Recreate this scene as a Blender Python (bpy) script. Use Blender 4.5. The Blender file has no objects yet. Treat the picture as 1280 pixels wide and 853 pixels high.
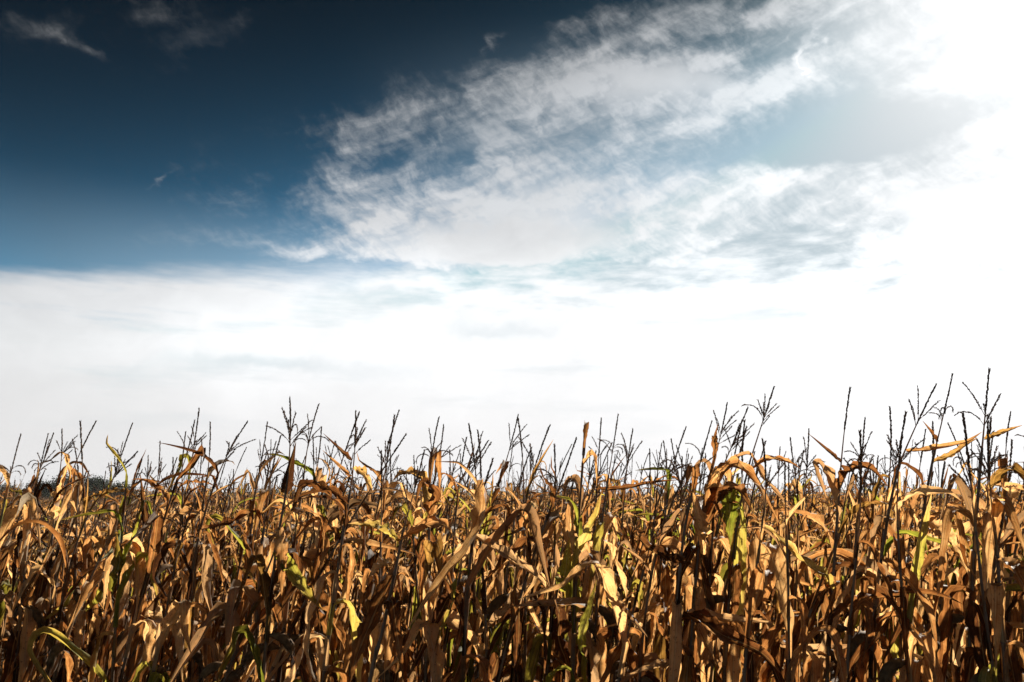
import bpy, math, random
import numpy as np
from mathutils import Vector, Matrix

SC = bpy.context.scene
COL = SC.collection
R = math.radians

# ------------------------------------------------------------------ camera
FPX = 995.6                      # 28 mm lens on a 36 mm wide frame of 1280 pixels
PITCH = R(11.1)
CAM_Z = 2.15
cam_data = bpy.data.cameras.new('camera')
cam_data.lens = 28.0
cam_data.sensor_width = 36.0
cam_data.clip_start = 0.05
cam_data.clip_end = 20000
cam = bpy.data.objects.new('camera', cam_data)
COL.objects.link(cam)
cam.location = (0, 0, CAM_Z)
cam.rotation_euler = (math.pi / 2 + PITCH, 0, 0)
SC.camera = cam


def ray(px, py):
    """direction in the world of a point of the 1280 x 853 photograph"""
    a, b = (px - 640) / FPX, (426.5 - py) / FPX
    return Vector((a, math.cos(PITCH) - b * math.sin(PITCH), math.sin(PITCH) + b * math.cos(PITCH)))


def at(px, py, depth):
    d = ray(px, py)
    return Vector((0, 0, CAM_Z)) + d * (depth / d.y)


def azel(px, py):
    d = ray(px, py).normalized()
    return math.atan2(d.x, d.y), math.asin(d.z)


# ------------------------------------------------------------------ sun and sky
SUN_AZ, SUN_EL = R(35.5), R(27.5)
SUN_DIR = Vector((math.sin(SUN_AZ) * math.cos(SUN_EL), math.cos(SUN_AZ) * math.cos(SUN_EL), math.sin(SUN_EL)))
EXPOSURE = 1.35
EXK = 2 ** EXPOSURE

sun_data = bpy.data.lights.new('sun', 'SUN')
sun_data.energy = 5.0
sun_data.angle = R(0.6)
sun_data.color = (1.0, 0.93, 0.82)
sun = bpy.data.objects.new('sun', sun_data)
COL.objects.link(sun)
sun.rotation_euler = SUN_DIR.to_track_quat('Z', 'Y').to_euler()
sun.location = SUN_DIR * 60

world = bpy.data.worlds.new('World')
SC.world = world
world.use_nodes = True
WN, WL = world.node_tree.nodes, world.node_tree.links
WN.clear()
world.cycles.sampling_method = 'MANUAL'
world.cycles.sample_map_resolution = 512


class V:
    """a small wrapper that writes shader arithmetic"""
    def __init__(self, nt, sock):
        self.nt, self.s = nt, sock

    def op(self, kind, *others, clamp=False):
        n = self.nt.nodes.new('ShaderNodeMath')
        n.operation = kind
        n.use_clamp = clamp
        for i, v in enumerate((self,) + others):
            if isinstance(v, V):
                self.nt.links.new(v.s, n.inputs[i])
            else:
                n.inputs[i].default_value = v
        return V(self.nt, n.outputs[0])

    def __add__(self, o): return self.op('ADD', o)
    def __sub__(self, o): return self.op('SUBTRACT', o)
    def __mul__(self, o): return self.op('MULTIPLY', o)
    def __truediv__(self, o): return self.op('DIVIDE', o)
    __radd__ = __add__
    __rmul__ = __mul__
    def rsub(self, o): return (self * -1.0) + o
    def exp(self): return self.op('EXPONENT')
    def clamp(self): return self.op('ADD', 0.0, clamp=True)
    def smooth(self, a, b):
        n = self.nt.nodes.new('ShaderNodeMapRange')
        n.interpolation_type = 'SMOOTHSTEP'
        self.nt.links.new(self.s, n.inputs[0])
        n.inputs[1].default_value, n.inputs[2].default_value = a, b
        return V(self.nt, n.outputs[0])


def combine(nt, x, y, z=0.0):
    n = nt.nodes.new('ShaderNodeCombineXYZ')
    for i, v in enumerate((x, y, z)):
        if isinstance(v, V):
            nt.links.new(v.s, n.inputs[i])
        else:
            n.inputs[i].default_value = v
    return n.outputs[0]


def noise(nt, vec, scale, detail=6, rough=0.55, distortion=0.0, dims='2D', lac=2.0):
    n = nt.nodes.new('ShaderNodeTexNoise')
    n.noise_dimensions = dims
    nt.links.new(vec, n.inputs['Vector'])
    n.inputs['Scale'].default_value = scale
    n.inputs['Detail'].default_value = detail
    n.inputs['Roughness'].default_value = rough
    n.inputs['Lacunarity'].default_value = lac
    n.inputs['Distortion'].default_value = distortion
    return V(nt, n.outputs['Fac'])


def mix_color(nt, fac, a, b, blend='MIX', clamp=False):
    n = nt.nodes.new('ShaderNodeMix')
    n.data_type = 'RGBA'
    n.blend_type = blend
    n.clamp_result = clamp
    for i, v in ((0, fac), (6, a), (7, b)):
        if isinstance(v, V):
            v = v.s
        if isinstance(v, bpy.types.NodeSocket):
            nt.links.new(v, n.inputs[i])
        elif isinstance(v, (tuple, list)):
            n.inputs[i].default_value = (*v, 1.0)
        else:
            n.inputs[i].default_value = v
    return n.outputs[2]


def build_sky():
    nt = world.node_tree
    tc = WN.new('ShaderNodeTexCoord')
    sep = WN.new('ShaderNodeSeparateXYZ')
    WL.new(tc.outputs['Generated'], sep.inputs[0])
    dx, dy, dz = (V(nt, sep.outputs[i]) for i in range(3))
    az = dx.op('ARCTAN2', dy)
    el = dz.op('ARCSINE')
    dot = WN.new('ShaderNodeVectorMath')
    dot.operation = 'DOT_PRODUCT'
    WL.new(tc.outputs['Generated'], dot.inputs[0])
    dot.inputs[1].default_value = SUN_DIR
    gam = V(nt, dot.outputs['Value']).op('ARCCOSINE')          # angle from the sun
    eld, gamd = el * (180 / math.pi), gam * (180 / math.pi)

    sky = WN.new('ShaderNodeTexSky')
    sky.sky_type = 'NISHITA'
    sky.sun_disc = False
    sky.sun_elevation = SUN_EL
    sky.sun_rotation = SUN_AZ
    sky.air_density, sky.dust_density, sky.ozone_density = 1.0, 0.6, 2.5

    # the deep polarised blue of the photograph: clear air, dark overhead and away from the sun
    elc = eld.op('MAXIMUM', 8.0).op('MINIMUM', 42.0)
    gc = gamd.op('MINIMUM', 62.0)
    grade = ((elc - 17.0) * -0.172 + (gc.rsub(60.0)) * 0.036 + SKY_OFFSET).exp()
    g1 = WN.new('ShaderNodeVectorMath'); g1.operation = 'SCALE'
    WL.new(sky.outputs[0], g1.inputs[0]); WL.new(grade.s, g1.inputs['Scale'])
    blue = mix_color(nt, 1.0, g1.outputs[0], (0.38, 0.90, 1.0), 'MULTIPLY')
    blue = mix_color(nt, 1.0, blue, (0.36, 0.54, 0.62), 'DARKEN')
    veil = gamd.smooth(44.0, 12.0) * eld.smooth(34.0, 19.0) * 0.9
    veil = veil.op('MAXIMUM', eld.smooth(21.0, 13.0) * gamd.smooth(75.0, 45.0) * 0.5)
    blue = mix_color(nt, veil, blue, (0.49, 0.575, 0.625))

    blue = mix_color(nt, gamd.smooth(17.0, 5.0), blue, (0.60, 0.64, 0.67))

    # cloud cover, laid out by azimuth and elevation
    wx = noise(nt, combine(nt, az, el * 1.5, 0), 6.0, 4, 0.6) - 0.5
    wy = noise(nt, combine(nt, az + 7.3, el * 1.5, 0), 6.0, 4, 0.6) - 0.5
    fx = noise(nt, combine(nt, az + 3.1, el * 1.5, 0), 22.0, 5, 0.6) - 0.5
    fy = noise(nt, combine(nt, az + 11.3, el * 1.5, 0), 22.0, 5, 0.6) - 0.5
    wa = az + wx * 0.13 + fx * 0.045
    we = el + wy * 0.055 + fy * 0.018

    def blob(px, py, rx, ry, rot, amp):
        a0, e0 = azel(px, py)
        sx = abs(azel(px + 5, py)[0] - azel(px - 5, py)[0]) / 10 * rx
        sy = abs(azel(px, py + 5)[1] - azel(px, py - 5)[1]) / 10 * ry
        c, s = math.cos(R(rot)), math.sin(R(rot))
        u, v = wa - a0, we - e0
        p = (u * (c / sx)) + (v * (s / sx))
        q = (u * (-s / sy)) + (v * (c / sy))
        return ((p * p + q * q) * -1.0).exp() * amp

    cov = None
    for b in BLOBS:
        t = blob(*b)
        cov = t if cov is None else cov + t
    # long low bank of cloud whose top edge lies level on the left
    edge = dz.op('ARCTAN2', dy.op('MAXIMUM', 0.02)) * (180 / math.pi) + (noise(nt, combine(nt, az * 0.5, el * 3.0, 0), 9.0, 6, 0.62) - 0.5) * 2.4
    bank = edge.smooth(16.9, 14.9)
    loose = (edge + (noise(nt, combine(nt, az * 0.8, el * 3.0, 0), 16.0, 7, 0.6, 0.0) - 0.5) * 9.0).smooth(20.0, 13.0)
    right = az.smooth(-0.34, -0.06)
    bank = bank * (right.rsub(1.0)) + loose * right
    streak = noise(nt, combine(nt, az * 0.30 + el * 0.10, el * 2.2, 0), 14.0, 7, 0.58, 0.0)

    # wisps: soft puffs, fibres drawn out along the wind and a fine grain
    def turned(deg, u0, v0):
        c, s = math.cos(R(deg)), math.sin(R(deg))
        return u0 * c + v0 * s, v0 * c - u0 * s
    a1, e1 = az + wx * 0.05, el + wy * 0.03
    p1, q1 = turned(12, wa, we)
    fib = noise(nt, combine(nt, p1, q1 * 1.8, 0), 9.0, 7, 0.56)
    p2, q2 = turned(16, a1, e1)
    strand = noise(nt, combine(nt, p2 * 7.0, q2 * 34.0, 0), 1.0, 6, 0.58)
    p3, q3 = turned(-35, a1, e1)
    rip = noise(nt, combine(nt, p3 * 34.0, q3 * 70.0, 0), 1.0, 5, 0.62)
    tex = fib * 0.42 + strand * 0.32 + rip * 0.26
    wisp = (cov + (tex - 0.545) * 3.0)
    dens = wisp.smooth(0.0, 1.35) * (cov * 1.4).clamp()
    dens = dens * ((tex - 0.5) * 2.8 + 0.80).clamp()
    dens = dens * (eld.smooth(29.0, 17.0) * 0.32 + 0.66)
    solid = cov.smooth(1.0, 1.7)
    dens = dens.op('MAXIMUM', solid)
    bank_d = bank * ((streak - 0.40) * 1.5 + 0.92).clamp()
    bank_d = bank_d * (blob(345, 456, 130, 11, 2, -.42) + blob(470, 372, 60, 9, -6, -.3) + blob(620, 410, 50, 8, 0, -.25) + 1.0)
    dens = dens.op('MAXIMUM', bank_d).clamp()

    # cloud brightness: white near the horizon and towards the sun, grey where thin and far from it
    lum = (((eld.op('MAXIMUM', 10.0).op('MINIMUM', 42.0)) - 16.0) * -0.066 + (gamd.op('MINIMUM', 65.0).rsub(60.0)) * 0.0300 + CLOUD_OFFSET).exp()
    lum = lum.op('MINIMUM', eld.smooth(19.5, 14.5) * 0.36 + gamd.smooth(34.0, 14.0) * 0.35 + 0.74)
    shade = (fib - 0.5) * 0.35 + 1.0
    lum = lum * shade
    cl = WN.new('ShaderNodeVectorMath'); cl.operation = 'SCALE'
    cl.inputs[0].default_value = (0.975, 0.985, 1.0)
    WL.new(lum.s, cl.inputs['Scale'])

    col = mix_color(nt, dens * 0.97, blue, cl.outputs[0])
    # aureole of the veiled sun
    glow = (gam * (-1 / 0.08)).exp() * 0.6 + (gam * gam * (-1 / 0.03)).exp() * 0.05
    gl = WN.new('ShaderNodeVectorMath'); gl.operation = 'SCALE'
    gl.inputs[0].default_value = (1.0, 0.985, 0.96)
    WL.new(glow.s, gl.inputs['Scale'])
    ad = WN.new('ShaderNodeVectorMath'); ad.operation = 'ADD'
    WL.new(col, ad.inputs[0]); WL.new(gl.outputs[0], ad.inputs[1])
    # pale haze on the horizon
    hz = (eld * -1.0).smooth(-13.0, -2.0) * 0.85
    low = (gamd * -0.022).exp() * 0.75 + 0.62
    hzc = WN.new('ShaderNodeVectorMath'); hzc.operation = 'SCALE'
    hzc.inputs[0].default_value = (1.0, 0.985, 0.985)
    WL.new(low.s, hzc.inputs['Scale'])
    col = mix_color(nt, hz, ad.outputs[0], hzc.outputs[0])
    # below the horizon: earth
    col = mix_color(nt, eld.smooth(-0.3, -2.5), col, (0.16, 0.11, 0.07))
    fin = WN.new('ShaderNodeVectorMath'); fin.operation = 'SCALE'
    WL.new(col, fin.inputs[0]); fin.inputs['Scale'].default_value = 10.0 / EXK
    bg = WN.new('ShaderNodeBackground')
    bg.inputs['Strength'].default_value = 0.1
    WL.new(fin.outputs[0], bg.inputs['Color'])
    out = WN.new('ShaderNodeOutputWorld')
    WL.new(bg.outputs[0], out.inputs['Surface'])


SKY_OFFSET = -3.08
CLOUD_OFFSET = -0.42
BLOBS = [  # pixel centre, radii, tilt, amount
    (500, 145, 100, 40, 14, .66), (440, 170, 70, 22, 0, .45), (460, 255, 70, 46, 0, .55), (600, 250, 150, 70, 0, .80), (700, 85, 110, 36, 12, .72),
    (830, 85, 140, 48, 4, .85), (940, 118, 90, 42, -8, .75), (720, 165, 140, 66, 20, .78), (860, 150, 140, 46, 0, .55), (860, 240, 200, 34, 0, .75),
    (1010, 225, 150, 22, 4, .65), (760, 290, 230, 40, 0, .85), (560, 300, 170, 26, 0, .6), (420, 322, 150, 14, 0, .40), (650, 325, 300, 22, 0, .8),
    (740, 25, 70, 16, 10, .45), (620, 110, 60, 25, 0, .3),
    (575, 195, 30, 16, 30, -.40), (1080, 168, 100, 40, 8, -.8), (900, 48, 130, 14, 4, -.45), (1000, 297, 100, 14, 3, -.45), (1110, 258, 110, 34, 0, .75), (1120, 305, 110, 26, 0, .6), (900, 310, 90, 10, 0, -.3),
    (1312, 150, 90, 230, 0, 1.45), (1275, 40, 80, 70, 0, .9), (1165, 118, 62, 40, 0, 1.1), (1120, 40, 120, 26, 4, .6), (1200, 250, 110, 50, 0, 1.0),
    (1040, 5, 210, 34, -3, 1.0), (1090, 75, 130, 24, 8, .62), (1230, 330, 180, 50, 0, 1.0),
    (45, 32, 110, 30, 10, .46), (190, 10, 60, 26, 0, .55), (105, 62, 46, 9, -16, .45), (300, 18, 14, 24, 0, .35), (230, 70, 60, 18, 35, .22),
    (205, 234, 6, 16, -30, .50), (205, 212, 40, 12, 0, .16), (320, 245, 130, 45, 0, .30), (1020, 72, 7, 26, -10, .8), (1026, 92, 22, 6, 10, .5), (625, 46, 8, 20, -24, .6), (12, 125, 14, 36, 0, .25), (360, 165, 40, 8, 6, .25),
]
build_sky()
SC.view_settings.view_transform = 'Standard'
SC.view_settings.look = 'None'
SC.view_settings.gamma = 1.0
SC.view_settings.exposure = EXPOSURE
SC.view_settings.use_curve_mapping = False
SC.cycles.max_bounces = 6
SC.cycles.diffuse_bounces = 3
SC.cycles.transmission_bounces = 4
SC.cycles.volume_bounces = 1

# ------------------------------------------------------------------ materials
def new_mat(name):
    m = bpy.data.materials.new(name)
    m.use_nodes = True
    nt = m.node_tree
    nt.nodes.clear()
    out = nt.nodes.new('ShaderNodeOutputMaterial')
    return m, nt, out


def ramp(nt, fac, stops):
    n = nt.nodes.new('ShaderNodeValToRGB')
    nt.links.new(fac.s, n.inputs[0])
    e = n.color_ramp.elements
    while len(e) < len(stops):
        e.new(0.5)
    for q, (p, c) in zip(e, stops):
        q.position = p
        q.color = (*c, 1)
    return n.outputs[0]


def principled(nt, color, rough=0.5, spec=0.4, normal=None):
    p = nt.nodes.new('ShaderNodeBsdfPrincipled')
    if isinstance(color, bpy.types.NodeSocket):
        nt.links.new(color, p.inputs['Base Color'])
    else:
        p.inputs['Base Color'].default_value = (*color, 1)
    if isinstance(rough, V):
        nt.links.new(rough.s, p.inputs['Roughness'])
    else:
        p.inputs['Roughness'].default_value = rough
    p.inputs['Specular IOR Level'].default_value = spec
    if normal is not None:
        nt.links.new(normal, p.inputs['Normal'])
    return p


def bump(nt, height, strength, dist):
    b = nt.nodes.new('ShaderNodeBump')
    b.inputs['Strength'].default_value = strength
    b.inputs['Distance'].default_value = dist
    nt.links.new(height.s, b.inputs['Height'])
    return b.outputs[0]


def mapped(nt, sock, scale):
    n = nt.nodes.new('ShaderNodeVectorMath')
    n.operation = 'MULTIPLY'
    nt.links.new(sock, n.inputs[0])
    n.inputs[1].default_value = scale
    return n.outputs[0]


def make_leaf_material():
    m, nt, out = new_mat('dry_leaf')
    uv = nt.nodes.new('ShaderNodeUVMap').outputs[0]
    at_ = nt.nodes.new('ShaderNodeAttribute')
    at_.attribute_name = 'tint'
    sp = nt.nodes.new('ShaderNodeSeparateColor')
    nt.links.new(at_.outputs['Color'], sp.inputs[0])
    hue, green, pale = (V(nt, sp.outputs[i]) for i in range(3))
    info = nt.nodes.new('ShaderNodeObjectInfo')
    rnd = V(nt, info.outputs['Random'])
    pos = nt.nodes.new('ShaderNodeTexCoord').outputs['Object']
    veins = noise(nt, mapped(nt, uv, (40, 1.3, 1)), 1.0, 3, 0.6)
    bands = noise(nt, mapped(nt, uv, (11, 0.8, 1)), 1.0, 3, 0.6)
    fine = noise(nt, mapped(nt, uv, (150, 5, 1)), 1.0, 2, 0.5)
    blot = noise(nt, pos, 14.0, 5, 0.62, dims='3D')
    patch = noise(nt, pos, 4.5, 2, 0.5, dims='3D')
    spots = noise(nt, mapped(nt, pos, (1, 1, 1)), 75.0, 3, 0.6, dims='3D')
    tone = hue + (rnd - 0.5) * 0.40 + (blot - 0.5) * 0.9 + (veins - 0.5) * 0.7 + (bands - 0.5) * 0.85 + (patch - 0.5) * 0.8
    dry = ramp(nt, tone, [(0.0, (.036, .018, .011)), (0.25, (.115, .057, .025)), (0.5, (.215, .119, .055)),
                          (0.75, (.335, .222, .118)), (1.0, (.490, .390, .255))])
    grn = ramp(nt, tone, [(0.1, (.065, .085, .018)), (0.5, (.170, .190, .038)), (0.95, (.350, .320, .115))])
    col = mix_color(nt, (green * 1.6 + (blot - 0.5) * 1.6 * green).clamp(), dry, grn)
    col = mix_color(nt, (pale * 0.75 + patch.smooth(0.56, 0.72) * 0.30).clamp(), col, (.42, .37, .30))
    # brown rust specks
    col = mix_color(nt, spots.smooth(0.58, 0.70) * 0.6, col, (.075, .035, .018))
    mid = V(nt, uv)
    sx = nt.nodes.new('ShaderNodeSeparateXYZ'); nt.links.new(uv, sx.inputs[0])
    u = V(nt, sx.outputs[0])
    rib = ((u - 0.5).op('ABSOLUTE')).smooth(0.055, 0.02)
    col = mix_color(nt, rib * 0.35, col, (.50, .36, .18))
    hgt = bands * 0.9 + veins * 0.6 + fine * 0.25 + blot * 0.7
    nrm = bump(nt, hgt, 0.55, 0.004)
    p = principled(nt, col, rough=(blot * 0.25 + 0.46), spec=0.20, normal=nrm)
    tr = nt.nodes.new('ShaderNodeBsdfTranslucent')
    warm = mix_color(nt, 1.0, col, (1.57, 1.13, 0.64), 'MULTIPLY')
    g2 = mix_color(nt, 1.0, col, (1.42, 1.32, 0.58), 'MULTIPLY')
    warm = mix_color(nt, green.clamp(), warm, g2)
    nt.links.new(warm, tr.inputs['Color'])
    nt.links.new(nrm, tr.inputs['Normal'])
    mx = nt.nodes.new('ShaderNodeMixShader')
    fac = (rib * -0.30 + 0.63) + (veins - 0.5) * 0.25
    nt.links.new(fac.clamp().s, mx.inputs[0])
    nt.links.new(p.outputs[0], mx.inputs[1])
    nt.links.new(tr.outputs[0], mx.inputs[2])
    nt.links.new(mx.outputs[0], out.inputs['Surface'])
    return m


def make_stalk_material():
    m, nt, out = new_mat('dry_stalk')
    pos = nt.nodes.new('ShaderNodeTexCoord').outputs['Object']
    uv = nt.nodes.new('ShaderNodeUVMap').outputs[0]
    n1 = noise(nt, mapped(nt, uv, (14, 3, 1)), 1.0, 4, 0.6)
    n2 = noise(nt, pos, 22.0, 5, 0.65, dims='3D')
    col = ramp(nt, n1 * 0.5 + n2 * 0.5, [(0.25, (.040, .023, .016)), (0.5, (.105, .061, .038)), (0.75, (.220, .140, .082))])
    p = principled(nt, col, 0.42, 0.45, bump(nt, n1 + n2, 0.4, 0.003))
    nt.links.new(p.outputs[0], out.inputs['Surface'])
    return m


def make_simple_material(name, c0, c1, scale, rough=0.6, trans=0.0, spec=0.3):
    m, nt, out = new_mat(name)
    pos = nt.nodes.new('ShaderNodeTexCoord').outputs['Object']
    n = noise(nt, pos, scale, 4, 0.6, dims='3D')
    col = ramp(nt, n, [(0.3, c0), (0.7, c1)])
    p = principled(nt, col, rough, spec, bump(nt, n, 0.4, 0.004))
    if trans:
        tr = nt.nodes.new('ShaderNodeBsdfTranslucent')
        nt.links.new(col, tr.inputs['Color'])
        mx = nt.nodes.new('ShaderNodeMixShader')
        mx.inputs[0].default_value = trans
        nt.links.new(p.outputs[0], mx.inputs[1])
        nt.links.new(tr.outputs[0], mx.inputs[2])
        nt.links.new(mx.outputs[0], out.inputs['Surface'])
    else:
        nt.links.new(p.outputs[0], out.inputs['Surface'])
    return m


M_LEAF = make_leaf_material()
M_STALK = make_stalk_material()
M_TASSEL = make_simple_material('tassel', (.160, .095, .062), (.380, .255, .170), 60, 0.65, 0.55)
M_HUSK = make_simple_material('husk', (.050, .030, .018), (.200, .125, .065), 26, 0.75, 0.2, 0.1)
M_SILK = make_simple_material('silk', (.018, .010, .008), (.045, .022, .014), 80, 0.7)

# ------------------------------------------------------------------ geometry as arrays
# a shape is (verts (n,3), quads (m,4), uv per vertex (n,2), tint per vertex (n,3))
UPV = np.array((0, 0, 1.0))


def unit(a):
    return a / np.maximum(np.linalg.norm(a, axis=-1, keepdims=True), 1e-9)


def ribbon(P, N, half, arc, cols, tint, rng, ruffle=0.10, vee=0.22, vlen=1.0, crumple=0.14):
    """a leaf: centreline P, upper side N, half width and half arc of its cross-section along it"""
    n = len(P)
    T = unit(np.gradient(P, axis=0))
    N = unit(N - T * np.sum(N * T, axis=1, keepdims=True))
    B = np.cross(T, N)
    u = np.linspace(-1, 1, cols)
    if cols >= 5:
        u = np.sign(u) * np.abs(u) ** 0.85
    t = np.linspace(0, 1, n)
    h, c = half[:, None], np.maximum(arc[:, None], 0.05)
    a = c * u[None, :]
    side = h * np.sin(a) / c
    vee = vee * rng.uniform(0.4, 2.6)
    up = h * (1 - np.cos(a)) / c + vee * h * np.abs(u)[None, :] * np.clip(1.6 - c, 0, 1)
    open_ = np.clip(1.7 - c, 0, 1)
    f1, f2 = rng.uniform(3, 7, 2)
    p1, p2 = rng.uniform(0, 6.28, 2)
    wav = np.where(u[None, :] < 0, np.sin(6.283 * f1 * t[:, None] + p1), np.sin(6.283 * f2 * t[:, None] + p2))
    up = up + ruffle * h * open_ * np.abs(u)[None, :] ** 1.5 * wav * 1.6
    side = side + 0.05 * h * open_ * rng.normal(0, 1, (n, 1)) * np.abs(u)[None, :]
    edge_w = 1 - 0.22 * np.abs(rng.normal(0, 1, (n, 2))) * (rng.random((n, 2)) < 0.6) * np.minimum(open_, 1)
    side[:, 0] *= np.clip(edge_w[:, 0], 0.35, 1); side[:, -1] *= np.clip(edge_w[:, 1], 0.35, 1)
    # crumples: soft random bumps along and across
    for q in range(5):
        fa, fb = rng.uniform(1.5, 6.5), rng.uniform(0.5, 3.0)
        up = up + crumple * h * open_ * np.sin(6.283 * (fa * t[:, None] + rng.random()) + fb * 3 * u[None, :] * rng.choice((-1, 1)) + rng.uniform(0, 6.28)) * (0.35 + np.abs(u)[None, :])
    Vt = P[:, None, :] + B[:, None, :] * side[..., None] + N[:, None, :] * up[..., None]
    uv = np.stack(np.broadcast_arrays((u[None, :] + 1) / 2, t[:, None] * vlen), -1)
    tn = np.empty((n, cols, 3))
    tn[:] = tint
    tn[..., 1] *= np.clip(1.25 - 0.75 * t[:, None] ** 1.5 - 0.45 * np.abs(u)[None, :] ** 2 * (0.3 + t[:, None]), 0, 1)
    i = np.arange(n - 1)[:, None] * cols + np.arange(cols - 1)[None, :]
    F = np.stack([i, i + 1, i + cols + 1, i + cols], -1).reshape(-1, 4)
    return Vt.reshape(-1, 3), F, uv.reshape(-1, 2), tn.reshape(-1, 3)


def tube(P, r, sides, v_scale=1.0, close=True):
    P = np.asarray(P, float)
    n = len(P)
    T = unit(np.gradient(P, axis=0))
    ref = np.array((1.0, 0.13, 0.05))
    A = unit(np.cross(T, ref))
    B = np.cross(T, A)
    th = np.linspace(0, 2 * np.pi, sides, endpoint=False)
    r = np.broadcast_to(np.asarray(r, float), (n,))[:, None, None]
    Vt = P[:, None, :] + r * (A[:, None, :] * np.cos(th)[None, :, None] + B[:, None, :] * np.sin(th)[None, :, None])
    s = np.concatenate([[0], np.cumsum(np.linalg.norm(np.diff(P, axis=0), axis=1))])
    uv = np.stack(np.broadcast_arrays((th / 6.2832)[None, :], s[:, None] * v_scale), -1)
    i = np.arange(n - 1)[:, None] * sides
    j = np.arange(sides)[None, :]
    k = (j + 1) % sides
    F = np.stack([i + j, i + k, i + sides + k, i + sides + j], -1).reshape(-1, 4)
    return Vt.reshape(-1, 3), F, uv.reshape(-1, 2), np.zeros((n * sides, 3))


def join(shapes):
    off, Vs, Fs, Us, Ts = 0, [], [], [], []
    for v, f, u, t in shapes:
        Vs.append(v); Fs.append(f + off); Us.append(u); Ts.append(t)
        off += len(v)
    return np.concatenate(Vs), np.concatenate(Fs), np.concatenate(Us), np.concatenate(Ts)


def moved(shape, M):
    v, f, u, t = shape
    M = np.array(M)
    return v @ M[:3, :3].T + M[:3, 3], f, u, t


def to_mesh(name, shape, mats, mat_index=None, smooth=True):
    v, f, u, t = shape
    me = bpy.data.meshes.new(name)
    me.vertices.add(len(v))
    me.vertices.foreach_set('co', np.ascontiguousarray(v, np.float32).ravel())
    me.loops.add(f.size)
    me.loops.foreach_set('vertex_index', np.ascontiguousarray(f, np.int32).ravel())
    me.polygons.add(len(f))
    me.polygons.foreach_set('loop_start', np.arange(0, f.size, 4, dtype=np.int32))
    me.polygons.foreach_set('use_smooth', np.full(len(f), smooth))
    uvl = me.uv_layers.new(name='UVMap')
    uvl.data.foreach_set('uv', np.ascontiguousarray(u[f.ravel()], np.float32).ravel())
    ca = me.attributes.new('tint', 'FLOAT_COLOR', 'POINT')
    ca.data.foreach_set('color', np.ascontiguousarray(np.concatenate([t, np.ones((len(t), 1))], 1), np.float32).ravel())
    for m in mats:
        me.materials.append(m)
    if mat_index is not None:
        me.polygons.foreach_set('material_index', np.ascontiguousarray(mat_index, np.int32))
    me.update(calc_edges=True)
    return me


# ---- leaves
def leaf_width(t, W):
    """half width along the blade"""
    rise = np.clip(t / 0.3, 0, 1)
    return 0.5 * W * (0.55 + 0.45 * rise * rise * (3 - 2 * rise)) * np.clip(1 - t ** 2.0, 0, 1) ** 0.95 + 0.0010


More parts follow.
